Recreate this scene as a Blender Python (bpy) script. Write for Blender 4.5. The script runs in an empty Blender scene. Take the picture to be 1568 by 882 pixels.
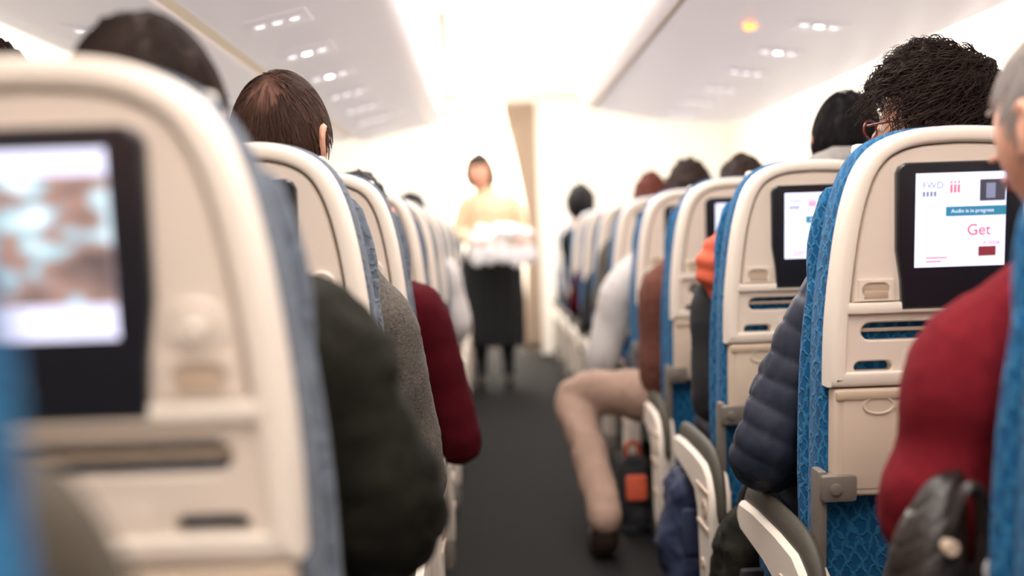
import bpy, bmesh, math, random
from mathutils import Vector, Matrix, noise
random.seed(7)
V=Vector
C=bpy.context.scene.collection

# ------------------------------------------------------------------ materials
def srgb(r,g,b):
    f=lambda c:(c/255/12.92) if c/255<=.04045 else ((c/255+.055)/1.055)**2.4
    return (f(r),f(g),f(b),1)
def mat(name,col,rough=.5,var=.06,vscale=8,bump=0,bscale=200,metal=0,emit=0,stretch=None,sheen=0,coat=0,spec=.5):
    m=bpy.data.materials.new(name); m.use_nodes=True
    nt=m.node_tree; N=nt.nodes; L=nt.links
    p=N['Principled BSDF']
    c=srgb(*col)
    p.inputs['Roughness'].default_value=rough
    p.inputs['Metallic'].default_value=metal
    p.inputs['Specular IOR Level'].default_value=spec
    p.inputs['Sheen Weight'].default_value=sheen
    p.inputs['Coat Weight'].default_value=coat
    tc=N.new('ShaderNodeTexCoord'); mp=N.new('ShaderNodeMapping')
    L.new(tc.outputs['Object'],mp.inputs[0])
    if stretch: mp.inputs['Scale'].default_value=stretch
    nz=N.new('ShaderNodeTexNoise'); nz.inputs['Scale'].default_value=vscale; nz.inputs['Detail'].default_value=5
    L.new(mp.outputs[0],nz.inputs['Vector'])
    mx=N.new('ShaderNodeMix'); mx.data_type='RGBA'
    mx.inputs[6].default_value=tuple(x*(1-var*2) for x in c[:3])+(1,)
    mx.inputs[7].default_value=tuple(min(1,x*(1+var*2)) for x in c[:3])+(1,)
    L.new(nz.outputs['Fac'],mx.inputs[0])
    L.new(mx.outputs[2],p.inputs['Base Color'])
    if bump:
        n2=N.new('ShaderNodeTexNoise'); n2.inputs['Scale'].default_value=bscale; n2.inputs['Detail'].default_value=3
        L.new(mp.outputs[0],n2.inputs['Vector'])
        b=N.new('ShaderNodeBump'); b.inputs['Strength'].default_value=bump; b.inputs['Distance'].default_value=.003
        L.new(n2.outputs['Fac'],b.inputs['Height']); L.new(b.outputs[0],p.inputs['Normal'])
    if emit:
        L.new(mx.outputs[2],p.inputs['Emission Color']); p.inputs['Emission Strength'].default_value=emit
    return m
def fabric(name,col,line,amt=.3):
    m=mat(name,col,.9,.25,55,sheen=.05,spec=.12)
    nt=m.node_tree; N=nt.nodes; L=nt.links; p=N['Principled BSDF']
    tc=[n for n in N if n.type=='TEX_COORD'][0]
    base=p.inputs['Base Color'].links[0].from_socket
    facs=[]
    for ang in (.9,-.9):
        mp=N.new('ShaderNodeMapping'); mp.inputs['Rotation'].default_value=(ang,ang*.9,0)
        L.new(tc.outputs['Object'],mp.inputs[0])
        w=N.new('ShaderNodeTexWave'); w.bands_direction='Z'; w.inputs['Scale'].default_value=17
        w.inputs['Distortion'].default_value=4.5; w.inputs['Detail'].default_value=2.5; w.inputs['Detail Scale'].default_value=3
        L.new(mp.outputs[0],w.inputs['Vector'])
        r=N.new('ShaderNodeValToRGB'); r.color_ramp.elements[0].position=.68; r.color_ramp.elements[1].position=1
        L.new(w.outputs['Fac'],r.inputs[0]); facs.append(r.outputs[0])
    mxm=N.new('ShaderNodeMath'); mxm.operation='MAXIMUM'
    L.new(facs[0],mxm.inputs[0]); L.new(facs[1],mxm.inputs[1])
    sc=N.new('ShaderNodeMath'); sc.operation='MULTIPLY'; sc.inputs[1].default_value=amt
    L.new(mxm.outputs[0],sc.inputs[0])
    mx=N.new('ShaderNodeMix'); mx.data_type='RGBA'; mx.inputs[7].default_value=srgb(*line)
    L.new(sc.outputs[0],mx.inputs[0]); L.new(base,mx.inputs[6]); L.new(mx.outputs[2],p.inputs['Base Color'])
    b=N.new('ShaderNodeBump'); b.inputs['Strength'].default_value=.6; b.inputs['Distance'].default_value=.004
    L.new(mxm.outputs[0],b.inputs['Height']); L.new(b.outputs[0],p.inputs['Normal'])
    return m
def film(name):
    m=mat(name,(120,100,95),.3,.05,6,emit=.7); nt=m.node_tree; N=nt.nodes; L=nt.links; p=N['Principled BSDF']
    tc=[n for n in N if n.type=='TEX_COORD'][0]
    mp=N.new('ShaderNodeMapping'); mp.inputs['Scale'].default_value=(1,1,1.6); mp.inputs['Location'].default_value=(.81,0,.42); L.new(tc.outputs['Object'],mp.inputs[0])
    nz=N.new('ShaderNodeTexNoise'); nz.inputs['Scale'].default_value=24; nz.inputs['Detail'].default_value=1.2; nz.inputs['Distortion'].default_value=.3
    L.new(mp.outputs[0],nz.inputs['Vector'])
    r=N.new('ShaderNodeValToRGB'); e=r.color_ramp.elements
    e[0].position=.32; e[0].color=srgb(88,74,74); e[1].position=.74; e[1].color=srgb(226,236,248)
    for pos,c in((.45,(128,108,104)),(.51,(160,120,104)),(.56,(136,134,144)),(.61,(158,196,210))):
        q=r.color_ramp.elements.new(pos); q.color=srgb(*c)
    L.new(nz.outputs['Fac'],r.inputs[0]); L.new(r.outputs[0],p.inputs['Base Color']); L.new(r.outputs[0],p.inputs['Emission Color'])
    return m

M={}
M['cream']=mat('cream_plastic',(228,215,201),.4,.02,5,bump=.05,bscale=500)
M['panel']=mat('cream_panel',(222,206,191),.5,.02,5,bump=.06,bscale=600)
M['tray']=mat('beige_tray_plastic',(202,183,163),.5,.02,6,bump=.08,bscale=500)
M['tan']=mat('tan_plastic',(180,158,136),.5,.03,8)
M['grey']=mat('taupe_plastic',(104,96,88),.5,.04,9)
M['pad']=mat('armrest_pad',(68,64,56),.6,.06,20,bump=.2,bscale=300,spec=.25)
M['black']=mat('black_gloss_bezel',(20,21,28),.3,.05,10)
M['dark']=mat('dark_metal',(45,46,50),.5,.08,10,metal=.4)
M['blue']=fabric('blue_seat_fabric',(16,76,122),(60,136,178),.40)
M['slate']=fabric('slate_seat_fabric',(86,94,106),(112,122,136),.3)
M['scr']=mat('screen_white',(214,218,250),.3,.01,3,emit=.9)
def em(name,col,s=.8): return mat(name,col,.4,.03,6,emit=s)
M['s_teal']=em('screen_teal',(36,112,142)); M['s_pink']=em('screen_pink',(200,100,112)); M['s_red']=em('screen_red',(190,56,56))
M['s_dark']=em('screen_dark',(60,60,72),.5); M['s_grey']=em('screen_grey',(112,118,146)); M['s_mar']=em('screen_maroon',(120,40,45),.7)
M['s_film']=film('screen_film')
M['white']=mat('cabin_white',(244,236,224),.5,.01,3)
M['bin']=mat('bin_plastic_self_lit',(220,211,213),.35,.015,3,emit=.38)  # emission put into the plastic to brighten the bin undersides, not a lamp
M['seam']=mat('seam_brown',(160,142,126),.6,.03,5)
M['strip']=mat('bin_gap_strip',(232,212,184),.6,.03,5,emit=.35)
M['ceil']=mat('ceiling_panel_self_lit',(250,244,234),.6,.01,3,emit=.9)  # overbright ceiling painted in as emission over the whole slab
M['glow']=mat('cove_light',(255,247,236),.5,.005,3,emit=3)
M['lamp']=mat('reading_lamp_glass',(250,246,250),.3,.005,3,emit=1.8)
M['lampb']=mat('lit_reading_lamp',(240,244,255),.3,.005,3,emit=20)
M['galley']=mat('galley_ceiling_light',(255,250,242),.3,.005,3,emit=9)
M['amber']=mat('amber_lamp',(255,130,60),.3,.01,3,emit=4)
M['carpet']=mat('carpet',(24,23,23),.95,.25,60,bump=.6,bscale=300,spec=.1)
M['curtain']=mat('curtain_cloth',(186,162,140),.85,.08,20,bump=.2,bscale=200)
M['skin']=mat('skin',(206,148,122),.5,.05,12,bump=.1,bscale=300,spec=.3)
M['eye']=mat('eye_white',(235,230,225),.2,.02,5); M['iris']=mat('iris',(50,32,22),.2,.05,5); M['lip']=mat('lips',(176,96,90),.4,.05,20)
def hairmat(name,col): return mat(name,col,.65,.3,60,bump=.6,bscale=90,stretch=(1,1,.25),spec=.15)
M['h_dark']=hairmat('hair_dark_brown',(38,25,20)); M['h_black']=hairmat('hair_black',(20,16,17)); M['h_brown']=hairmat('hair_brown',(56,36,28))
M['h_curl']=hairmat('hair_curly_dark',(36,25,21))
M['h_red']=hairmat('hair_auburn',(84,38,28)); M['h_grey']=hairmat('hair_grey',(130,122,118))
M['trousers']=mat('dark_trousers',(34,36,46),.85,.12,30,bump=.3,bscale=400)
M['beige_tr']=mat('beige_trousers',(138,111,96),.85,.14,20,bump=.3,bscale=300)
M['shoe']=mat('shoe_leather',(46,34,28),.4,.1,20)
M['s_mar2']=mat('glasses_frame',(110,40,34),.3,.05,20)

# ------------------------------------------------------------------ mesh builder
class B:
    def __init__(s): s.v=[]; s.f=[]; s.m=[]; s.mats=[]
    def mi(s,k):
        if k not in s.mats: s.mats.append(k)
        return s.mats.index(k)
    def add(s,vs,fs,k,tf=None):
        o=len(s.v); i=s.mi(k)
        for v in vs:
            v=V(v); s.v.append(tf(v) if tf else v)
        for f in fs: s.f.append([a+o for a in f]); s.m.append(i)
    def mesh(s,name,ang=38):
        me=bpy.data.meshes.new(name); me.from_pydata([tuple(v) for v in s.v],[],s.f)
        for k in s.mats: me.materials.append(M[k])
        me.polygons.foreach_set('material_index',s.m)
        me.polygons.foreach_set('use_smooth',[True]*len(s.f))
        bm=bmesh.new(); bm.from_mesh(me); bmesh.ops.recalc_face_normals(bm,faces=bm.faces); bm.to_mesh(me); bm.free()
        me.set_sharp_from_angle(angle=math.radians(ang)); me.update()
        return me
    def obj(s,name,ang=38,loc=(0,0,0)):
        o=bpy.data.objects.new(name,s.mesh(name,ang)); C.objects.link(o); o.location=loc
        return o
def rbox(b,c,s,r,k,tf=None,seg=2):
    bm=bmesh.new(); bmesh.ops.create_cube(bm,size=1)
    for v in bm.verts: v.co=V((v.co.x*s[0]+c[0],v.co.y*s[1]+c[1],v.co.z*s[2]+c[2]))
    if r>0: bmesh.ops.bevel(bm,geom=bm.edges[:],offset=r,segments=seg,affect='EDGES',profile=.6)
    bm.verts.ensure_lookup_table()
    b.add([v.co.copy() for v in bm.verts],[[v.index for v in f.verts] for f in bm.faces],k,tf); bm.free()
def loft(b,rings,k,c0=True,c1=True,tf=None):
    n=len(rings[0]); vs=[p for r in rings for p in r]; fs=[]
    for i in range(len(rings)-1):
        for j in range(n):
            a=i*n+j; c=i*n+(j+1)%n; fs.append([a,c,c+n,a+n])
    if c0: fs.append(list(range(n))[::-1])
    if c1: fs.append([(len(rings)-1)*n+j for j in range(n)])
    b.add(vs,fs,k,tf)
def cr(p,sub):
    out=[]
    for i in range(len(p)-1):
        p0=p[max(i-1,0)];p1=p[i];p2=p[i+1];p3=p[min(i+2,len(p)-1)]
        for s in range(sub):
            t=s/sub
            out.append(tuple(.5*((2*b_)+(c_-a_)*t+(2*a_-5*b_+4*c_-d_)*t*t+(3*b_-a_-3*c_+d_)*t**3) for a_,b_,c_,d_ in zip(p0,p1,p2,p3)))
    out.append(tuple(p[-1])); return out
def tube(b,pts,rad,k='cream',n=14,sub=4,flat=None,tf=None):
    q=cr([tuple(p)+(r,) for p,r in zip(pts,rad)],sub)
    P=[V(a[:3]) for a in q]; R=[max(a[3],.001) for a in q]
    T=[(P[min(i+1,len(P)-1)]-P[max(i-1,0)]).normalized() for i in range(len(P))]
    up=V((0,0,1)) if abs(T[0].z)<.9 else V((1,0,0))
    X=T[0].cross(up).normalized(); rings=[]
    def ring(c,t,x,r):
        y=t.cross(x).normalized()
        return [c+(x*math.cos(2*math.pi*j/n)+y*math.sin(2*math.pi*j/n)*(flat or 1))*r for j in range(n)]
    for f,g in ((.95,.15),(.75,.62)): rings.append(ring(P[0]-T[0]*R[0]*f,T[0],X,R[0]*g))
    for i in range(len(P)):
        X=(X-T[i]*X.dot(T[i])).normalized(); rings.append(ring(P[i],T[i],X,R[i]))
    for f,g in ((.75,.62),(.95,.15)): rings.append(ring(P[-1]+T[-1]*R[-1]*f,T[-1],X,R[-1]*g))
    loft(b,rings,k,tf=tf)
def ell(b,c,r,k,seg=20,rings=12,tf=None,rot=None):
    vs=[];fs=[]
    bm=bmesh.new(); bmesh.ops.create_uvsphere(bm,u_segments=seg,v_segments=rings,radius=1)
    for v in bm.verts:
        q=V((v.co.x*r[0],v.co.y*r[1],v.co.z*r[2]))
        if rot: q=rot@q
        vs.append(q+V(c))
    fs=[[v.index for v in f.verts] for f in bm.faces]; bm.free(); b.add(vs,fs,k,tf)
def poly_ext(b,pts,axis,a0,a1,k,bev=0,tf=None):
    mk=(lambda p,a:V((a,p[0],p[1]))) if axis=='x' else (lambda p,a:V((p[0],a,p[1])))
    if bev:
        ins=offset(pts,bev)
        s=1 if a1>a0 else -1
        rings=[[mk(p,a0) for p in ins],[mk(p,a0+s*bev) for p in pts],[mk(p,a1-s*bev) for p in pts],[mk(p,a1) for p in ins]]
    else: rings=[[mk(p,a0) for p in pts],[mk(p,a1) for p in pts]]
    loft(b,rings,k,tf=tf)
def offset(pts,t):
    n=len(pts); A=sum(pts[i][0]*pts[(i+1)%n][1]-pts[(i+1)%n][0]*pts[i][1] for i in range(n)); s=1 if A>0 else -1
    out=[]
    for i in range(n):
        p0=V(pts[i-1]);p1=V(pts[i]);p2=V(pts[(i+1)%n])
        e1=(p1-p0).normalized(); e2=(p2-p1).normalized()
        n1=V((-e1.y,e1.x))*s; n2=V((-e2.y,e2.x))*s
        d=(n1+n2); L=d.length_squared
        d=d*(2/L) if L>.2 else d
        out.append(tuple(p1+d*t))
    return out
def lathe_y(b,c,prof,k,n=24,tf=None):
    rings=[[V((c[0]+r*math.cos(2*math.pi*j/n),c[1]+y,c[2]+r*math.sin(2*math.pi*j/n))) for j in range(n)] for r,y in prof]
    loft(b,rings,k,tf=tf)
def hole_plate(b,x0,x1,z0,z1,rx,rz,y,yd,k,tf=None,N=48):
    cx=(x0+x1)/2;cz=(z0+z1)/2;hw=(x1-x0)/2;hh=(z1-z0)/2
    O=[];I=[];rad=min(rx,rz)
    for i in range(N):
        a=2*math.pi*i/N
        c,s=math.cos(a),math.sin(a); m=max(abs(c),abs(s)); O.append((cx+hw*c/m,cz+hh*s/m))
        u=c/m; w=s/m
        if abs(s)>=abs(c): x=u*(rx-rad); I.append((cx+x,cz+math.copysign(rz,s)))
        else:
            t=w*math.pi/2; I.append((cx+math.copysign(rx-rad+rad*math.cos(t),c),cz+rz*math.sin(t)))
    I2=[(cx+(p[0]-cx)*(1-.0025/rx),cz+(p[1]-cz)*(1-.0025/rz)) for p in I]
    rings=[[V((p[0],yd,p[1])) for p in O],[V((p[0],y,p[1])) for p in O],[V((p[0],y,p[1])) for p in I],[V((p[0],y+.003,p[1])) for p in I2],[V((p[0],yd,p[1])) for p in I2]]
    loft(b,rings,k,False,False,tf)

def solid(name,b,voxel,sm,key,parent=None,disp=None,ploc=(0,0,0)):
    me=b.mesh(name+'_src'); o=bpy.data.objects.new(name,me); C.objects.link(o)
    r=o.modifiers.new('r','REMESH'); r.mode='VOXEL'; r.voxel_size=voxel; r.use_smooth_shade=True
    s=o.modifiers.new('s','SMOOTH'); s.iterations=sm; s.factor=.5
    dg=bpy.context.evaluated_depsgraph_get(); dg.update()
    m2=bpy.data.meshes.new_from_object(o.evaluated_get(dg)); o.modifiers.clear()
    if disp:
        ns=[v.normal.copy() for v in m2.vertices]
        for v,n in zip(m2.vertices,ns): v.co+=n*disp(v.co)
    m2.materials.clear(); m2.materials.append(M[key])
    for p in m2.polygons: p.use_smooth=True; p.material_index=0
    o.data=m2; m2.name=name
    if parent: o.parent=parent; o.matrix_parent_inverse=Matrix.Translation(-V(ploc))
    return o
def kid(o,parent):
    o.parent=parent; o.matrix_parent_inverse=Matrix.Translation(-parent.location); return o
def empty(name,loc):
    e=bpy.data.objects.new(name,None); e.empty_display_size=.1; e.location=loc; C.objects.link(e); return e

# ------------------------------------------------------------------ seat
half=[(.225,.765),(.2245,.82),(.222,.88),(.215,.95),(.205,1.02),(.191,1.08),(.172,1.125),(.146,1.155),(.112,1.173),(.075,1.182),(.035,1.185),(0,1.186)]
half=[(x*.905,z) for x,z in half]
hp=cr(half,3)
def outline(lo=None,hwlo=.204):
    r=list(hp)
    if lo is not None: r=[(hwlo,lo),(hwlo,(lo+.765)/2)]+r
    return r+[(-x,z) for x,z in r[:-1][::-1]]
def tb(v): return V((v.x,v.y-(v.z-.9)*.10,v.z))
def text_mesh(s,size):
    cu=bpy.data.curves.new('t','FONT'); cu.body=s; cu.size=size; o=bpy.data.objects.new('t',cu); C.objects.link(o)
    dg=bpy.context.evaluated_depsgraph_get(); dg.update(); me=bpy.data.meshes.new_from_object(o.evaluated_get(dg))
    r=([v.co.copy() for v in me.vertices],[list(p.vertices) for p in me.polygons]); bpy.data.objects.remove(o); return r
def seat_mesh(name,fab,screen):
    b=B(); R=lambda pts,y:[V((p[0],y,p[1])) for p in pts]
    o=outline()
    seq=[(0,.055),(0,.018),(.0015,.009),(.005,.003),(.010,.0005),(.020,0),(.0235,.001),(.0255,.004),(.0265,.012),(.027,.035)]
    loft(b,[R(offset(o,t),y) for t,y in seq],'cream',True,False,tb)
    b.add(R(offset(o,.0265),.0345),[list(range(len(o)))],fab,tb)
    up=[p for p in offset(o,.0295) if p[1]>.912]
    up=[(up[0][0],.905)]+up+[(up[-1][0],.905)]
    loft(b,[R(up,.034),R(up,.010),R(offset(up,.003),.006)],'panel',False,True,tb)
    rbox(b,(0,.014,.896),(.356,.036,.018),.005,'cream',tb)
    hole_plate(b,-.178,.178,.826,.888,.155,.017,.008,.034,'panel',tb)
    rbox(b,(0,.022,.859),(.31,.010,.006),.002,'tan',tb)
    for s in(-1,1):
        x=sorted((s*.086,s*.178)); hole_plate(b,x[0],x[1],.770,.826,.034,.0125,.008,.034,'panel',tb)
        hole_plate(b,s*.131-.029,s*.131+.029,.908,.942,.024,.013,.001,.008,'panel',tb); rbox(b,(s*.131,.004,.918),(.040,.008,.014),.002,'tan',tb); rbox(b,(s*.131,.006,.930),(.044,.004,.010),.001,'tan',tb)
    rbox(b,(0,.021,.798),(.172,.026,.056),.001,'panel',tb)
    lathe_y(b,(.131,0,.966),[(.024,.012),(.024,.003),(.020,.001),(.018,.005),(.013,.006),(.013,-.003),(.011,-.006),(.005,-.007)],'cream',tf=tb)
    bz=[(-.090,.893),(.090,.893),(.093,.94),(.101,.99),(.103,1.112),(.098,1.123),(.088,1.128),(-.088,1.128),(-.098,1.123),(-.103,1.112),(-.101,.99),(-.093,.94)]
    loft(b,[R(bz,.012),R(bz,-.004),R(offset(bz,.003),-.007)],'black',False,True,tb)
    def rect(x0,z0,x1,z1,k,lift): b.add([(x0,-.0075-lift,z0),(x1,-.0075-lift,z0),(x1,-.0075-lift,z1),(x0,-.0075-lift,z1)],[[0,1,2,3]],k,tb)
    rect(-.073,.960,.073,1.110,'scr' if screen!='off' else 'black',0)
    if screen=='ad':
        for s_,sz,x,z,k in(('FWD',.015,-.063,1.086,'s_grey'),('Get',.025,.010,1.010,'s_red'),('it now',.011,.036,.994,'s_pink'),('Audio is in progress',.0085,-.016,1.046,'scr')):
            vs,fs=text_mesh(s_,sz); b.add([(v.x+x,-.0095,v.y+z) for v in vs],fs,k,tb)
        for i in range(4): rect(-.062+i*.006,1.073,-.058+i*.006,1.081,'s_grey',.0008)
        for i in range(3):
            rect(-.018+i*.006,1.078,-.014+i*.006,1.091,'s_pink',.0008); rect(-.0175+i*.006,1.093,-.0145+i*.006,1.097,'s_pink',.0008)
        rect(.030,1.064,.071,1.098,'s_dark',.0008); rect(.040,1.068,.055,1.092,'s_grey',.0012)
        rect(-.024,1.041,.073,1.056,'s_teal',.0008); rect(.030,.976,.058,.991,'s_mar',.0008)
        rect(-.055,.974,-.02,.976,'s_pink',.0008); rect(-.055,.968,-.03,.970,'s_pink',.0008)
    if screen=='film':
        rect(-.073,.988,.073,1.090,'s_film',.0008)
    rbox(b,(0,.022,.672),(.394,.038,.182),.007,'tray',tb,3)
    rbox(b,(0,.003,.672),(.366,.004,.156),.0015,'tray',tb)
    rbox(b,(0,.006,.752),(.39,.018,.014),.004,'tan',tb)
    for s in(-1,1):
        lathe_y(b,(s*.125,0,.735),[(.015,.003),(.015,-.002),(.013,-.002),(.012,0)],'tray',tf=lambda v,s=s:tb(V((s*.125+(v.x-s*.125)*1.8,v.y,v.z))))
        rbox(b,(s*.190,.008,.597),(.060,.034,.046),.008,'grey',tb)
        rbox(b,(s*.214,.03,.54),(.016,.05,.17),.006,'grey',tb)
        lathe_y(b,(s*.197,-.012,.597),[(.010,.004),(.010,-.001),(.008,-.002)],'grey',tf=tb)
    f=outline(.36,.206)
    loft(b,[R(offset(f,t),y) for t,y in((.02,.046),(.004,.050),(-.002,.058),(-.004,.070),(-.005,.09),(-.004,.112),(.004,.126),(.016,.134),(.04,.137))],fab,True,True,tb)
    for s in(-1,1):
        tube(b,[(s*.165,.14,1.08),(s*.180,.145,1.0),(s*.186,.14,.9)],[.02,.024,.018],fab,tf=tb)
        tube(b,[(s*.182,.135,.93),(s*.188,.145,.80),(s*.190,.15,.6),(s*.186,.15,.45)],[.024,.028,.028,.026],fab,tf=tb)
    rbox(b,(0,.142,1.09),(.26,.02,.16),.009,'white',tb)
    rbox(b,(0,.37,.345),(.420,.50,.13),.035,fab,None,3)
    rbox(b,(0,.36,.26),(.40,.44,.05),.012,'grey')
    for x in(-.17,.17):
        rbox(b,(x,.50,.13),(.035,.05,.25),.008,'dark'); 
        tube(b,[(x,.14,.02),(x,.26,.14),(x,.40,.24)],[.018,.018,.018],'dark',n=10)
        rbox(b,(x,.33,.010),(.045,.46,.02),.004,'dark')
    dz=-.040
    prof=[(.50,.512),(.522,.49),(.518,.468),(.49,.452),(.30,.440),(.20,.425),(.170,.39),(.160,.33),(.15,.20),(.13,.15),(.09,.135),(.055,.15),(.04,.20),(.020,.32),(.002,.40),(.002,.45),(.03,.495),(.08,.515),(.2,.521),(.38,.52)]
    prof=[(y,z+dz*min(1,z/.4)) for y,z in prof]
    for s in(-1,1):
        x=s*.232
        poly_ext(b,prof,'x',x-.026,x+.026,'cream',.007)
        tube(b,[(x,y,z+dz) for y,z in((-.004,.41),(.002,.46),(.031,.503),(.09,.524),(.2,.530),(.38,.529),(.47,.524),(.513,.50))],[.024,.028,.032,.033,.033,.032,.029,.024],'pad',n=16,flat=.45)
        for (y,z,r) in((.062,.41+dz,.024),(.10,.27+dz,.014)):
            for t in(-1,1):
                n=20; rings=[[V((x+t*d,y+q*math.cos(2*math.pi*j/n),z+q*math.sin(2*math.pi*j/n))) for j in range(n)] for q,d in((r,.024),(r,.0295),(r*.8,.031),(r*.4,.031),(r*.3,.0295))]
                loft(b,rings,'tan')
        rbox(b,(x,.088,.365+dz),(.060,.135,.012),.004,'tan')
        rbox(b,(x,.088,.455+dz),(.060,.150,.010),.004,'tan')
        rbox(b,(x,.09,.10),(.05,.11,.09),.014,'grey')
    return b.mesh(name)
seats={k:seat_mesh('airplane_seat',f,s) for k,(f,s) in {'R':('blue','ad'),'L1':('slate','film'),'L':('slate','off'),'B0':('blue','off')}.items()}
def seat(x,y,k):
    o=bpy.data.objects.new('airplane_seat',seats[k]); o.location=(x,y,0); C.objects.link(o); return o
XR=.755; XL=-.382
RY=[.27]+[1.07+.8*k for k in range(11)]; LY=[.30]+[.945]+[1.76+.8*k for k in range(10)]
for i,y in enumerate(RY):
    seat(XR+(.004 if i==2 else 0),y,'R'); 
    if i>0: seat(XR+.50,y,'R')
for i,y in enumerate(LY):
    seat(XL+(.014 if i==1 else(-.002 if i==0 else 0)),y,'B0' if i==0 else('L1' if i==1 else 'L'))
    if i>0: seat(XL-.50,y,'L')

# ------------------------------------------------------------------ room
def simple(name,parts):
    b=B()
    for c,s,r,k in parts: rbox(b,c,s,r,k)
    return b.obj(name)
X0,X1,Y0,YF=-3.4,2.15,-3.0,10.2
YC=(Y0+13.2)/2; YL=13.2-Y0
simple('floor',[(((X0+X1)/2,YC,-.05),(X1-X0,YL,.1),0,'carpet')])
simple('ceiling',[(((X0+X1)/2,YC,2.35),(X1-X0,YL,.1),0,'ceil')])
simple('wall_left',[((X0-.05,YC,1.15),(.1,YL,2.5),0,'white')])
bw=B(); rbox(bw,(X1+.05,YC,1.15),(.1,YL,2.5),0,'white')
for i in range(9):
    y=1.5+i*.85
    n=24; ring=lambda rx,rz,x:[V((x,y+rx*math.copysign(abs(math.cos(a))**.7,math.cos(a)),1.2+rz*math.copysign(abs(math.sin(a))**.7,math.sin(a)))) for a in[2*math.pi*j/n for j in range(n)]]
    loft(bw,[ring(.17,.23,X1+.01),ring(.165,.225,X1-.015),ring(.13,.19,X1-.02),ring(.12,.18,X1-.004)],'white',False,False)
    loft(bw,[ring(.121,.181,X1-.002),ring(.12,.18,X1-.004)],'glow')
bw.obj('wall_right')
simple('wall_back',[(((X0+X1)/2,Y0-.05,1.15),(X1-X0,.1,2.3),0,'white')])
simple('wall_front',[(((X0-.36)/2,YF+.05,1.15),(-.36-X0,.12,2.3),0,'white'),(((X1+.46)/2,YF+.05,1.15),(X1-.46,.12,2.3),0,'white'),((.05,YF+.05,2.27),(.82,.12,.06),0,'white')])
simple('trim_1',[((-.33,YF-.03,1.15),(.04,.06,2.3),.01,'white')])
simple('wall_galley_back',[((.1,13.1,1.15),(2.6,.1,2.3),0,'white')])
simple('wall_galley_left',[((-1.15,11.7,1.15),(.1,2.6,2.3),0,'white')]); simple('wall_galley_right',[((1.3,11.7,1.15),(.1,2.6,2.3),0,'white')])
g=B(); 
for z in(.0,.55,1.1,1.65):
    for x in(-.66,.86):
        rbox(g,(x,12.7,z+.28),(.7,.5,.52),.015,'white'); rbox(g,(x,12.43,z+.45),(.2,.03,.03),.008,'tan')
g.obj('galley_cabinet')
cb=B(); n=90; vs=[]; NZ=24
for zi in range(NZ+1):
    z=.04+zi*(2.2-.04)/NZ
    w=.10+.17*max(0,min(1,(z-1.15)/.95))**1.2+.06*max(0,min(1,(1.05-z)/1.0))
    for i in range(n+1):
        t=i/n; x=.455-w*(1-t); y=YF-.07+.028*math.sin(t*math.pi*16+.15*math.sin(zi*.4)); vs.append((x,y,z))
fs=[[a*(n+1)+i,a*(n+1)+i+1,(a+1)*(n+1)+i+1,(a+1)*(n+1)+i] for a in range(NZ) for i in range(n)]
cb.add(vs,fs,'curtain'); co=cb.obj('curtain',80); sm_=co.modifiers.new('s','SOLIDIFY'); sm_.thickness=.004
simple('curtain_rail',[((.05,YF-.07,2.22),(.80,.03,.03),.008,'white')])
lb=B(); ell(lb,(0.0,8.9,2.22),(.20,.20,.08),'galley'); loft(lb,[[V((.0+r*math.cos(a),8.9+r*math.sin(a),z)) for a in [2*math.pi*j/32 for j in range(32)]] for r,z in((.24,2.30),(.24,2.27),(.205,2.25),(.20,2.27))],'white',True,False); lb.obj('ceiling_lamp')
def bin_(name,prof,ya,yb,grooves,lamps,inner):
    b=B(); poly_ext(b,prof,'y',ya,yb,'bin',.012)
    for (x,z,w) in grooves: rbox(b,(x,(ya+yb)/2,z),(w,yb-ya-.04,.012),.003,'seam')
    y=.56; q_=0
    while y<yb-.2:
        q_+=1
        for (x,z,sl) in lamps:
            tf=lambda v,x=x,z=z,y=y,sl=sl:V((v.x+x,v.y+y,v.z+z+v.x*sl))
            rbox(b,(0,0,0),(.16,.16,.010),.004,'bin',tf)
            for i in(-1,0,1):
                dy=-.02
                circ=lambda r,q:[V((i*.045+r*math.cos(a),dy+r*math.sin(a),q)) for a in[2*math.pi*j/16 for j in range(16)]]
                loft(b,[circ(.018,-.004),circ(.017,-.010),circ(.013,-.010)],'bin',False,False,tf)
                loft(b,[circ(.0135,-.006),circ(.012,-.0105)],'lampb' if (i==0 and q_ in(7,8)) else 'lamp',True,True,tf)
        y+=.5
    y=ya+.6
    while y<yb:
        for p,q in inner:
            tube(b,[(p[0],y,p[1]),((p[0]+q[0])/2,y,(p[1]+q[1])/2),(q[0],y,q[1])],[.003]*3,'seam',n=6,sub=1)
        y+=1.2
    return b.obj(name,30)
def sm(p,s=4): return [tuple(q) for q in cr(p,s)]
profL=[(-.68,2.30),(-.68,1.585),(-.66,1.58)]+sm([(-.42,1.635),(-.34,1.65),(-.27,1.663),(-.232,1.69),(-.215,1.75),(-.212,1.9),(-.22,2.1)],3)+[(-.24,2.30)]
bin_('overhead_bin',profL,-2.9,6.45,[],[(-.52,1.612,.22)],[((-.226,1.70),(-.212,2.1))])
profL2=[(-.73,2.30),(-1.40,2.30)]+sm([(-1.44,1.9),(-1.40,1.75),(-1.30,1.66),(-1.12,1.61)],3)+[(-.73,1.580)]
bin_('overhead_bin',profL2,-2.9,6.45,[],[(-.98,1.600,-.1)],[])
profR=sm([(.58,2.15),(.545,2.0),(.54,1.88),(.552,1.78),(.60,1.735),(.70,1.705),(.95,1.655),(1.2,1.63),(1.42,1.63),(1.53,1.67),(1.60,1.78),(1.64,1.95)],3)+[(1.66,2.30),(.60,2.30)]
bin_('overhead_bin',profR,-2.9,6.45,[(.612,1.728,.016)],[(1.03,1.647,-.12)],[((.552,1.79),(.545,2.1))])
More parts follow.
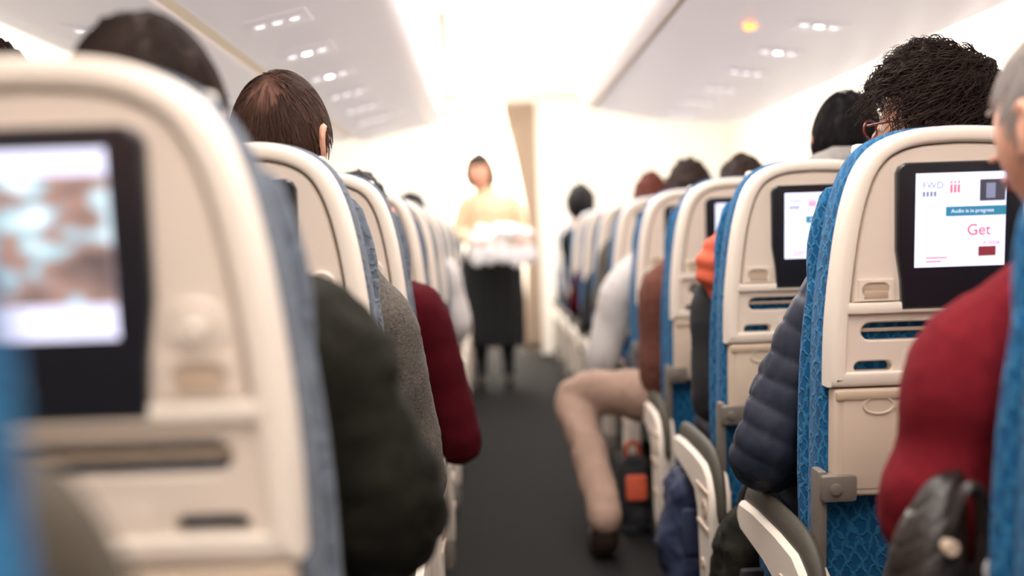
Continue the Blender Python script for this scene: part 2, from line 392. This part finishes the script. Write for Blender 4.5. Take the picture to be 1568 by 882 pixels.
simple('trim_2',[((-.705,1.77,1.60),(.048,9.2,.02),.004,'strip')])
simple('trim_3',[((-.205,6.46,1.95),(.03,.04,.66),.006,'seam')])
ab=B(); loft(ab,[[V((.85+r*math.cos(a),3.67+r*math.sin(a),z)) for a in[2*math.pi*j/20 for j in range(20)]] for r,z in((.020,1.68),(.020,1.660),(.015,1.657),(.010,1.657))],'amber'); ab.obj('call_light')
simple('cove_light',[((-.08,1.8,2.29),(.10,9.2,.015),.003,'glow'),((.42,1.8,2.29),(.10,9.2,.015),.003,'glow')])

def area(name,loc,sx,sy,e,rot=(0,0,0),col=(1,.95,.89)):
    l=bpy.data.lights.new(name,'AREA'); l.shape='RECTANGLE'; l.size=sx; l.size_y=sy; l.energy=e; l.color=col
    o=bpy.data.objects.new(name,l); o.location=loc; o.rotation_euler=rot; C.objects.link(o)
area('aisle_light',(.16,3.5,2.27),.34,12.5,155)
area('window_side_light',(1.88,3.0,2.27),.3,11.5,105)
area('far_aisle_light',(-2.2,3.0,2.27),.8,11.5,110)
area('galley_light',(.1,11.6,2.27),1.2,2.2,220)
area('front_cabin_light',(.1,8.6,2.27),1.6,1.4,70)
area('rear_fill_light',(.1,-1.6,2.2),1.6,1.6,125,(math.radians(-35),0,0))  # added unseen fill behind the camera, to brighten the seat backs

# ------------------------------------------------------------------ people
e_=math.exp
def hd(d):
    x,y,z=d; px=.075*x; py=.096*y; pz=.118*z
    if z<0:
        k=-z; px*=1-.36*k**1.6; py*=(1-.42*k) if y<0 else (1-.10*k)
    if y<0 and z>-.3: py*=1.04
    if y>0:
        py+=.024*e_(-x*x/.010-(z+.14)**2/.022)+.010*e_(-x*x/.006-(z-.02)**2/.03)
        py-=.008*e_(-((abs(x)-.36)**2+(z-.05)**2)/.018)
        py+=.004*e_(-x*x/.12-(z-.2)**2/.01)+.005*e_(-x*x/.05-(z+.50)**2/.012)+.008*e_(-x*x/.06-(z+.82)**2/.03)
    return V((px,py,pz))
def smooth(a): a=max(0,min(1,a)); return a*a*(3-2*a)
def hairamt(d,low=-.55,front=.52):
    x,y,z=d
    if y>.35: lim=front
    elif y>-.05: lim=front+(.35-y)/.4*(.02-front)
    elif y>-.35: lim=.02+(-.05-y)/.3*(low-.02)
    else: lim=low
    return smooth((z-lim)/.10)
def crownflow(d,crown):
    t=d-crown; t-=d*t.dot(d); return t.normalized() if t.length>1e-4 else V((1,0,0))
def make_head(par,cen,yaw=0,pitch=0,hair='h_dark',thick=.07,curl=.012,strands=0,low=-.55,bald=False,bun=False,glasses=False,skull=1.0,longhair=False,curly=False):
    T=Matrix.Translation(cen)@Matrix.Rotation(yaw,4,'Z')@Matrix.Rotation(pitch,4,'X')@Matrix.Scale(skull,4)
    front=.40 if longhair else .52
    b=B(); bm=bmesh.new(); bmesh.ops.create_uvsphere(bm,u_segments=64,v_segments=48,radius=1)
    dirs=[v.co.normalized() for v in bm.verts]; fs=[[v.index for v in f.verts] for f in bm.faces]; bm.free()
    b.add([hd(d) for d in dirs],fs,'skin')
    tube(b,[(0,-.022,-.05),(0,-.03,-.12),(0,-.045,-.20)],[.052,.052,.062],'skin')
    for s in(-1,1):
        tube(b,[(s*.074,.010,.012),(s*.082,-.004,.028),(s*.087,-.020,.018),(s*.085,-.019,-.006),(s*.078,-.004,-.030)],[.006,.006,.007,.006,.007],'skin',n=8)
        ell(b,(s*.077,-.006,-.003),(.007,.014,.024),'skin',12,8)
        ell(b,(s*.013,.112,-.028),(.007,.008,.006),'skin',10,8)
    h=solid('head',b,.0055,2,'skin',None); h.data.transform(T); kid(h,par)
    f=B()
    for s in(-1,1):
        ell(f,(s*.029,.076,.007),(.012,.012,.010),'eye',16,10); ell(f,(s*.029,.0855,.007),(.005,.004,.005),'iris',12,8)
        tube(f,[(s*.014,.097,.024),(s*.030,.096,.029),(s*.046,.084,.024)],[.002,.003,.0015],hair,n=6)
    tube(f,[(-.022,.083,-.056),(-.008,.097,-.054),(0,.098,-.056),(.008,.097,-.054),(.022,.083,-.056)],[.002,.004,.0035,.004,.002],'lip',n=8)
    tube(f,[(-.02,.083,-.060),(0,.096,-.064),(.02,.083,-.060)],[.002,.005,.002],'lip',n=8)
    if glasses:
        for s in(-1,1):
            ring=[(s*.032+.026*math.cos(a),.108-.1*abs(.026*math.cos(a)+.03)*.5,.006+.018*math.sin(a)) for a in[2*math.pi*j/16 for j in range(17)]]
            tube(f,ring,[.0022]*17,'s_mar2',n=6,sub=1)
            tube(f,[(s*.058,.10,.012),(s*.080,.05,.014),(s*.084,-.01,.012)],[.0025]*3,'s_mar2',n=6)
    o=f.obj('face_features'); o.data.transform(T); kid(o,par)
    crown=V((.05,-.45,.9)).normalized(); hb=B(); sd=random.random()*50
    vs=[]
    for d in dirs:
        a=hairamt(d,low,front)
        nz=noise.fractal(d*3.2+V((sd,0,0)),1,2,3)*.6
        fl=noise.noise(V((math.atan2(d.x,d.y)*9+sd,d.z*1.5,0)))*.5
        nc=noise.noise(d*9+V((0,sd,0)))
        th=thick*(.55+.45*smooth((d.z+.3)/.9)) if thick>.15 else thick
        if bald:
            q=(d-V((.05,-.62,.77)).normalized()).length
            th=thick*(.45+.55*smooth((q-.12)/.35))
        k=.93+a*(.07+th)
        vs.append(hd(d)*k+d*a*(curl*(nz+fl*.5+nc*.6)))
    hb.add(vs,fs,hair)
    if bun: ell(hb,(0,-.115,.02),(.04,.035,.04),hair)
    if longhair:
        for s in(-1,1): tube(hb,[(s*.045,.03,.095),(s*.078,.015,.04),(s*.085,.0,-.03),(s*.07,-.03,-.085)],[.022,.022,.024,.018],hair)
    ho=hb.obj('hair',180); ho.data.transform(T); kid(ho,par)
    if bald:
        m=M[hair].copy(); m.name='thinning_'+hair; ho.data.materials[0]=m; nt=m.node_tree;N=nt.nodes;L=nt.links;p=N['Principled BSDF']
        p.inputs['Roughness'].default_value=.85; p.inputs['Specular IOR Level'].default_value=.08
        tc=[n for n in N if n.type=='TEX_COORD'][0]; c=T@(V((.05,-.66,.73)).normalized()*.11)
        vm=N.new('ShaderNodeVectorMath'); vm.operation='DISTANCE'; vm.inputs[1].default_value=c; L.new(tc.outputs['Object'],vm.inputs[0])
        mr=N.new('ShaderNodeMapRange'); mr.inputs[1].default_value=.008; mr.inputs[2].default_value=.052; mr.inputs[3].default_value=.5; mr.inputs[4].default_value=0
        L.new(vm.outputs['Value'],mr.inputs[0]); mx=N.new('ShaderNodeMix'); mx.data_type='RGBA'; mx.inputs[7].default_value=srgb(140,98,84)
        base=p.inputs['Base Color'].links[0].from_socket; L.new(mr.outputs[0],mx.inputs[0]); L.new(base,mx.inputs[6]); L.new(mx.outputs[2],p.inputs['Base Color'])
    if strands:
        cu=bpy.data.curves.new('hair_strands','CURVE'); cu.dimensions='3D'; cu.bevel_depth=.0011 if curly else .0009; cu.bevel_resolution=0
        for _ in range(strands):
            d=V((random.gauss(0,1),random.gauss(0,1),random.gauss(0,1))).normalized()
            if hairamt(d,low,front)<.6: continue
            if bald and (d-V((.05,-.66,.73)).normalized()).length<.42 and random.random()<.65: continue
            n=12 if curly else 7; sp=cu.splines.new('POLY'); sp.points.add(n-1)
            jit=V((random.gauss(0,1),random.gauss(0,1),random.gauss(0,1)))*(.25+curl*30)
            ph=random.random()*6; th=thick*(.55+.45*smooth((d.z+.3)/.9)) if thick>.15 else thick
            k0=1.0+th*.75; cr_=random.uniform(.005,.012); fly=random.uniform(0,.20) if (curly and random.random()<.35) else 0
            clump=noise.noise(d*4)*.15 if curly else 0
            for i in range(n):
                fl=crownflow(d,crown); side=d.cross(fl)
                if curly:
                    base=hd(d)*(k0+th*.15+clump+fly*i/n)+d*curl*.3
                    pos=T@(base+side*cr_*math.cos(ph+i*.8)+d*cr_*math.sin(ph+i*.8))
                    d=(d+(fl*.8+jit*.3).normalized()*.05).normalized()
                else:
                    lift=th*.35*math.sin(i/(n-1)*2.2)+.01*i/n
                    pos=T@(hd(d)*(k0+lift)+d*curl*.4)
                    wob=math.sin(ph+i*1.5)*(curl*22)
                    d=(d+(fl+side*(wob)+jit*.25).normalized()*.065).normalized()
                sp.points[i].co=(*pos,1); sp.points[i].radius=1-.7*i/n
        cu.materials.append(M[hair]); so=bpy.data.objects.new('hair_strands',cu); C.objects.link(so); kid(so,par)

def hand_mesh(side):
    b=B()
    rings=[]
    for y,w,t in((-.03,.026,.022),(0,.028,.020),(.03,.038,.017),(.06,.042,.015),(.085,.040,.012),(.092,.034,.008)):
        rings.append([V((w*math.cos(a),y,t*math.sin(a))) for a in[2*math.pi*j/16 for j in range(16)]])
    loft(b,rings,'skin')
    for x,l,sp in((-.031,.058,-.10),(-.011,.074,-.03),(.010,.080,.03),(.030,.070,.10)):
        P=[V((x,.075,0))]; a=.15
        for k,f in enumerate((.42,.32,.26)):
            a+=.42; P.append(P[-1]+V((sp*.6*math.cos(a),math.cos(a),-math.sin(a)))*l*f)
        tube(b,P,[.0092,.0088,.008,.007],'skin',n=10)
    tube(b,[(.022,.015,-.004),(.042,.040,-.012),(.052,.062,-.020),(.050,.082,-.028)],[.014,.012,.010,.008],'skin',n=10)
    for i,v in enumerate(b.v): b.v[i]=V((v.x*side,v.y,v.z))
    o=solid('hand_src',b,.0035,2,'skin'); me=o.data; bpy.data.objects.remove(o); me.name='hand'; return me
HM={s:hand_mesh(s) for s in(-1,1)}
def put_hand(par,w,dr,side,roll=0):
    y=V(dr).normalized(); x=y.cross(V((0,0,1))).normalized(); z=x.cross(y)
    m=Matrix((x,y,z)).transposed().to_4x4(); m=Matrix.Translation(V(w)+y*.02)@m@Matrix.Rotation(roll,4,'Y')
    o=bpy.data.objects.new('hand',HM[side]); C.objects.link(o); o.parent=par; o.matrix_parent_inverse=Matrix.Translation(-par.location); o.matrix_basis=m
def wrinkle(a=.006,s=13):
    return lambda c: a*(noise.noise(V((c.x*s,c.y*s,c.z*s*.9)))+.5*abs(noise.noise(V((c.x*s*2.3+4,c.y*s*1.1,c.z*s*3.1)))))
def bigfold(c):
    return .014*noise.noise(V((c.x*9,c.y*9,c.z*7)))+.010*abs(noise.noise(V((c.x*16+c.z*10,c.y*16,c.z*24))))+.003*noise.noise(c*45)
def knitfold(c):
    w=c.z*26+c.x*20+3*noise.noise(c*8)
    return .007*noise.noise(V((c.x*9,c.y*9,c.z*6)))+.005*math.sin(w)*smooth((.88-c.z)/.1)+.0014*noise.noise(c*60)
def puffer(c):
    q=(c.z+c.x*.55+.020*noise.noise(c*7))/.058
    return .0060*(abs(math.sin(math.pi*q))**.4)-.003+.008*noise.noise(c*12)+.003*noise.noise(V((c.x*60,c.y*60,c.z*18)))
def fleece(c): return .006*noise.noise(c*10)+.003*noise.noise(c*60)
def passenger(ox,oy,top,cloth,hx=None,sx=None,sz=None,bulk=1.0,yaw=0,pitch=0,trous='trousers',disp=None,armL=None,armR=None,legL=None,hy=0,vox=.011,hz=None,armr=1.0,cz=None,**hk):
    P=empty('seated_passenger',(ox,oy+.3,0))
    sz=sz or top-.335; sx=ox if sx is None else sx; hx=sx if hx is None else hx
    cy=oy+.285; k=sz/.95
    b=B(); rings=[]
    for z,rx,ry,dy in((.425,.10,.06,.0),(.44,.165,.11,0),(.55,.165,.118,0),(.70,.158,.112,0),(.82,.172,.114,-.003),(.90,.178,.108,-.005),(.955,.165,.09,-.005),(.995,.115,.068,-.008),(1.025,.066,.058,-.010),(1.05,.060,.056,-.010)):
        zz=.425+(z-.425)*(sz-.425)/(.955-.425) if z>.45 else z
        t=(zz-.425)/(sz-.425); x=ox+(sx-ox)*min(t,1.05)
        rings.append([V((x+rx*bulk*math.cos(a),cy+dy+ry*bulk*math.sin(a),zz)) for a in[2*math.pi*j/24 for j in range(24)]])
    loft(b,rings,'cream')
    for s,ar in((-1,armL),(1,armR)):
        S=V((sx+s*.165*bulk,cy,sz-.03)); 
        E=V((sx+s*.225,cy+.02,sz-.29)); W=V((ox+s*.14,cy+.25,.60))
        if ar: E=V(ar[0]); W=V(ar[1]); S=V(ar[2]) if len(ar)>2 else S
        a=bulk*armr
        tube(b,[V((sx+s*.07,cy,sz-.04)),S,S.lerp(E,.5)+V((s*.004,0,0)),E,E.lerp(W,.5),W],[.06*bulk,.066*a,.060*a,.053*a,.045*a,.036*a],'cream',n=16,sub=4)
        put_hand(P,W,(W-E),-s)
    g=solid('upper_garment',b,vox,3,cloth,None,disp or wrinkle()); kid(g,P)
    b=B(); sb=B()
    ell(b,(ox,cy,.51),(.165,.125,.085),'cream')
    for s,lg in((-1,legL),(1,None)):
        H=V((ox+s*.085,cy,.50)); K=V((ox+s*.12,cy+.37,.49)); F=V((ox+s*.12,cy+.33,.11)); lr=1
        if lg: K=V(lg[0]); F=V(lg[1]); lr=1.10
        tube(b,[H,H.lerp(K,.5),K,K.lerp(F,.45),F],[.085,.078*lr,.062*lr,.056*lr,.048*lr],'cream',n=16)
        dr=V((0,1,0))
        if lg: dr=V((-.1,.99,0)).normalized()
        tube(sb,[F+V((0,0,-.005)),V((F.x,F.y,.055))+dr*.02,V((F.x,F.y,.045))+dr*.10,V((F.x,F.y,.038))+dr*.18],[.04,.045,.042,.032],'shoe')
        for i in range(len(sb.v)):
            if sb.v[i].z<.012: sb.v[i].z=.002
    t=solid('trousers',b,.012,3,trous,None,wrinkle(.009 if legL else .006,12)); kid(t,P)
    kid(sb.obj('shoes'),P)
    thick=hk.get('thick',.07)
    hc=V((hx,cy+hy,cz if cz else top-.118*(1+thick)-.004))
    make_head(P,hc,yaw=yaw,pitch=pitch,**hk)
    return P
M['red']=mat('red_knit',(104,20,29),.95,.14,60,bump=.5,bscale=420,spec=.1)
M['maroon']=mat('maroon_sweater',(64,6,16),.95,.12,60,bump=.4,bscale=350,spec=.1)
M['olive']=mat('olive_black_jacket',(26,25,20),.9,.45,22,bump=.5,bscale=200,spec=.1)
M['tweed']=mat('grey_tweed',(78,72,65),.95,.5,160,bump=.8,bscale=250)
M['navy']=mat('navy_puffer_nylon',(32,36,50),.6,.08,20,bump=.15,bscale=60,spec=.25)
M['blackc']=mat('black_wool',(18,18,22),.9,.1,40,bump=.3,bscale=200)
M['furbr']=mat('brown_fleece',(92,48,36),.95,.3,50,bump=.9,bscale=120)
M['shirt']=mat('light_grey_shirt',(190,184,182),.8,.04,20,bump=.2,bscale=200)
M['oliveg']=mat('olive_sweater',(56,48,35),.9,.1,40,bump=.3,bscale=200)
M['greyc']=mat('grey_hoodie',(140,136,132),.9,.15,80,bump=.5,bscale=250)
M['orange']=mat('orange_cloth',(200,80,50),.8,.08,20,bump=.2,bscale=120)
M['bluec']=mat('navy_blue_cloth',(20,32,62),.8,.1,20,bump=.2,bscale=120)
M['leather']=mat('dark_brown_leather',(30,23,20),.38,.2,30,bump=.35,bscale=150,spec=.4)
M['paper']=mat('white_cloth',(226,222,224),.8,.02,10,bump=.2,bscale=60)
M['creamk']=mat('cream_cardigan',(208,184,150),.85,.05,20,bump=.2,bscale=200)

# left side
passenger(-.39,.30,1.22,'oliveg',armR=((-.212,.60,.77),(-.30,.86,.66),(-.272,.585,.88)),hair='h_dark')
passenger(-.385,.96,1.28,'olive',sx=-.375,hx=-.355,bulk=1.1,disp=bigfold,armR=((-.130,1.34,.71),(-.20,1.60,.60),(-.215,1.27,.92)),hair='h_dark',thick=.12,strands=4000,armr=1.22,curl=.009)
passenger(-.39,1.76,1.335,'tweed',sx=-.37,hx=-.350,armR=((-.150,2.17,.58),(-.2,2.42,.54),(-.210,2.06,.89)),hair='h_brown',thick=.08,curl=.006,strands=5500,bald=True,yaw=-.30,bulk=1.08,armr=1.06)
passenger(-.39,2.56,1.21,'maroon',sx=-.34,hx=-.31,armr=1.12,armR=((-.085,2.97,.51),(-.18,3.2,.54),(-.185,2.88,.86)),hair='h_black')
passenger(-.39,4.96,1.25,'shirt',sx=-.36,hx=-.335,hair='h_black',thick=.14)
passenger(-.39,3.36,1.16,'blackc',hair='h_dark')
passenger(-.39,5.76,1.18,'maroon',hair='h_dark')
passenger(XL-.50,1.76,1.40,'navy',hx=-.84,sx=-.88,hair='h_dark',thick=.10)
passenger(XL-.50,.96,1.2,'greyc',hair='h_black')
# right side
passenger(.765,1.07,1.265,'red',sx=.735,hx=.69,sz=.938,armr=1.18,disp=knitfold,vox=.008,armL=((.540,1.40,.68),(.62,1.64,.59),(.583,1.36,.865)),hair='h_grey',thick=.06,curl=.004,strands=6500,yaw=.35,low=-.45,bulk=1.04)
passenger(.775,1.87,1.385,'navy',sx=.81,hx=.835,sz=.945,bulk=1.08,armr=1.12,disp=puffer,vox=.007,armL=((.510,2.19,.60),(.61,2.42,.54),(.655,2.14,.885)),hair='h_curl',thick=.31,curl=.024,strands=6000,curly=True,yaw=.85,glasses=True,cz=1.205,low=-.75)
pb=passenger(.765,2.67,1.375,'blackc',sx=.79,hx=.925,sz=.98,armL=((.565,2.96,.60),(.64,3.22,.54),(.590,2.95,.86)),hair='h_black',thick=.12,curl=.014,strands=2200,yaw=-.2)
b=B(); tube(b,[(.86,2.93,1.10),(.82,2.88,1.14),(.88,2.84,1.16),(.97,2.86,1.15),(.98,2.95,1.11)],[.05,.06,.065,.06,.05],'cream'); tube(b,[(.88,2.95,1.02),(.90,2.94,1.10),(.91,2.94,1.15)],[.08,.07,.06],'cream'); kid(solid('hood',b,.01,3,'greyc',None,fleece),pb)
b=B(); tube(b,[(.600,2.90,1.01),(.568,2.90,.94),(.585,2.90,.87)],[.036,.050,.03],'cream'); tube(b,[(.60,2.90,1.0),(.66,2.88,1.04),(.74,2.84,1.07)],[.03,.04,.035],'cream'); kid(solid('scarf',b,.008,2,'orange',None,lambda c:.004*math.sin(c.z*130+c.x*40)),pb)
passenger(.76,3.47,1.275,'furbr',sx=.74,hx=.835,disp=fleece,bulk=1.1,armL=((.540,3.78,.56),(.62,4.02,.54),(.560,3.74,.85)),trous='beige_tr',legL=((.290,4.02,.475),(.345,3.63,.13)),hair='h_dark',thick=.20,curl=.018)
passenger(.755,4.27,1.32,'shirt',sx=.74,hx=.80,armL=((.44,4.60,.52),(.5,4.85,.50),(.53,4.56,.82)),hair='h_dark',thick=.24,curl=.022,armr=1.2)
passenger(.755,5.07,1.315,'tweed',hx=.765,hair='h_red',thick=.16,curl=.016)
passenger(.755,5.87,1.16,'blackc',hair='h_dark')
passenger(.76,7.47,1.37,'olive',sx=.72,hx=.635,hair='h_black',thick=.34,curl=.014,skull=1.08,armL=((.60,7.8,.7),(.64,8.0,.6)))
passenger(.755,6.67,1.15,'maroon',hair='h_dark',armL=((.53,7.0,.6),(.58,7.25,.54)))
passenger(XR+.50,2.67,1.2,'greyc',hair='h_dark'); passenger(XR+.50,1.07,1.2,'bluec',hair='h_brown')

# flight attendant
A=empty('flight_attendant',(.03,8.1,0)); ax,ay=.03,8.1
b=B(); rings=[[V((ax+rx*math.cos(a),ay+ry*math.sin(a),z)) for a in[2*math.pi*j/24 for j in range(24)]] for z,rx,ry in((.88,.185,.13),(1.0,.160,.115),(1.1,.155,.11),(1.22,.172,.12),(1.30,.172,.10),(1.345,.12,.075),(1.375,.055,.05),(1.39,.05,.048))]
loft(b,rings,'cream')
for s in(-1,1):
    E=V((ax+s*.225,ay-.02,1.07)); W=V((ax+.06+s*.15,ay-.24,1.0))
    tube(b,[(ax+s*.06,ay,1.29),(ax+s*.155,ay,1.275),(ax+s*.200,ay-.01,1.17),E,E.lerp(W,.5),W],[.055,.06,.052,.047,.04,.033],'cream',n=14)
    put_hand(A,W,(W-E),s,math.pi)
kid(solid('cardigan',b,.011,3,'creamk',None,wrinkle(.005)),A)
b=B(); rings=[[V((ax+rx*math.cos(a),ay+ry*math.sin(a),z)) for a in[2*math.pi*j/24 for j in range(24)]] for z,rx,ry in((.28,.215,.15),(.32,.22,.155),(.6,.225,.16),(.84,.215,.15),(.97,.165,.12),(.99,.16,.115))]; loft(b,rings,'cream'); kid(solid('skirt',b,.012,3,'blackc',None,lambda c:.006*math.sin(math.atan2(c.y-8.1,c.x-.03)*14)),A)
b=B(); sb=B()
for s in(-1,1):
    x=ax+s*.095; tube(b,[(x,ay,.55),(x,ay,.40),(x,ay+.015,.28),(x,ay,.12),(x,ay,.07)],[.065,.056,.054,.040,.036],'cream')
    tube(sb,[(x,ay+.02,.05),(x,ay-.06,.045),(x,ay-.14,.03)],[.034,.036,.026],'shoe')
kid(solid('tights',b,.01,2,'blackc'),A); kid(sb.obj('shoes'),A)
make_head(A,V((ax-.06,ay-.03,1.482)),yaw=math.pi-.3,pitch=-.05,hair='h_dark',thick=.17,bun=True,longhair=True,skull=1.06)
t=empty('serving_tray',(ax+.07,ay-.36,.97)); b=B()
rbox(b,(ax+.07,ay-.36,.975),(.46,.32,.012),.005,'tan')
for q in((0,.16),(0,-.16)): rbox(b,(ax+.07,ay-.36+q[1],.985),(.46,.012,.03),.004,'tan')
for q in(-.225,.225): rbox(b,(ax+.07+q,ay-.36,.985),(.012,.32,.03),.004,'tan')
kid(b.obj('tray'),t)
b=B()
for i in range(16): ell(b,(ax+.07+random.uniform(-.17,.17),ay-.36+random.uniform(-.11,.11),1.01+random.random()*.08),(.06,.05,.035),'cream',14,10,rot=Matrix.Rotation(random.random()*3,3,'Z'))
for i in range(5): ell(b,(ax-.10+i*.085,ay-.515,.92+random.uniform(-.03,.03)),(.055,.02,.08),'cream',14,10)
kid(solid('folded_towels',b,.01,2,'paper',None,wrinkle(.008,18)),t)

# ------------------------------------------------------------------ loose things
hb=empty('leather_handbag',(.49,1.30,.46)); b=B()
tube(b,[(.492,1.31,.49),(.488,1.31,.58),(.496,1.31,.66),(.516,1.315,.715),(.530,1.32,.735)],[.042,.046,.042,.028,.014],'cream')
def quilt(c):
    q=(c.z-c.x*.8)/.026
    return -.0022*max(0,1-abs((q%1)-.5)*9)+.003*noise.noise(c*16)
kid(solid('bag_body',b,.0035,3,'leather',None,quilt),hb)
b=B(); tube(b,[(.500,1.262,.69),(.518,1.262,.735),(.536,1.268,.73),(.545,1.278,.68),(.540,1.285,.58),(.536,1.29,.48)],[.007,.009,.010,.010,.010,.009],'leather',n=10,flat=.7)
lathe_y(b,(.500,1.258,.672),[(.009,.01),(.009,-.003),(.006,-.005),(.005,-.003)],'tan')
kid(b.obj('strap'),hb)
b=B(); 
for i in range(6): ell(b,(.590+random.uniform(-.02,.02),1.285+random.uniform(-.02,.02),.53+i*.022),(.042,.04,.022),'cream')
solid('white_cloth',b,.007,2,'paper',None,wrinkle(.008,22))
def bag(name,c,s,k,strapk='blackc'):
    e=empty(name,c); b=B(); n=28
    rings=[[V((c[0]+s[0]*f*math.copysign(abs(math.cos(a))**.75,math.cos(a)),c[1]+s[1]*f*math.copysign(abs(math.sin(a))**.75,math.sin(a)),c[2]+z*s[2])) for a in[2*math.pi*j/n for j in range(n)]] for z,f in((.0,.7),(.03,.92),(.25,1),(.6,.97),(.85,.85),(.96,.6),(1,.3))]
    loft(b,rings,'cream'); kid(solid('bag_body',b,.009,2,k,None,wrinkle(.022,14)),e)
    b=B(); tube(b,[(c[0]-s[0]*.4,c[1],c[2]+s[2]*.95),(c[0]-s[0]*.3,c[1],c[2]+s[2]*1.12),(c[0]+s[0]*.3,c[1],c[2]+s[2]*1.12),(c[0]+s[0]*.4,c[1],c[2]+s[2]*.95)],[.008]*4,strapk,n=8)
    rbox(b,(c[0],c[1]-s[1]*1.02,c[2]+s[2]*.62),(s[0]*1.3,.03,s[2]*.32),.012,strapk); kid(b.obj('handle_and_pocket'),e)
bag('duffel_bag',(.565,3.17,.0),(.11,.12,.38),'bluec','bluec')
bag('backpack',(.58,2.50,.0),(.12,.12,.42),'olive')
bag('small_backpack',(.480,3.99,.0),(.055,.08,.27),'blackc','orange')

# ------------------------------------------------------------------ world, camera
w=bpy.data.worlds.new('World'); bpy.context.scene.world=w; w.use_nodes=True
w.node_tree.nodes['Background'].inputs[0].default_value=(.9,.93,1,1); w.node_tree.nodes['Background'].inputs[1].default_value=.3
cd=bpy.data.cameras.new('camera'); cam=bpy.data.objects.new('camera',cd); C.objects.link(cam)
th=.034; Yc=V((-39,76,-1780)).normalized(); Zc=V((-math.sin(th),math.cos(th),0)); Zc=(Zc-Yc*Zc.dot(Yc)).normalized(); Xc=Yc.cross(Zc)
Wc=Matrix((Xc,Yc,Zc)).transposed()
cam.matrix_world=Matrix.Translation((0,0,1.03))@Wc.transposed().to_4x4()
cd.lens=40.9; cd.sensor_width=36; cd.clip_start=.02
cd.dof.use_dof=True; cd.dof.focus_distance=2.1; cd.dof.aperture_fstop=1.5
bpy.context.scene.camera=cam
vs=bpy.context.scene.view_settings; vs.view_transform='Standard'; vs.exposure=.05; vs.gamma=1.08
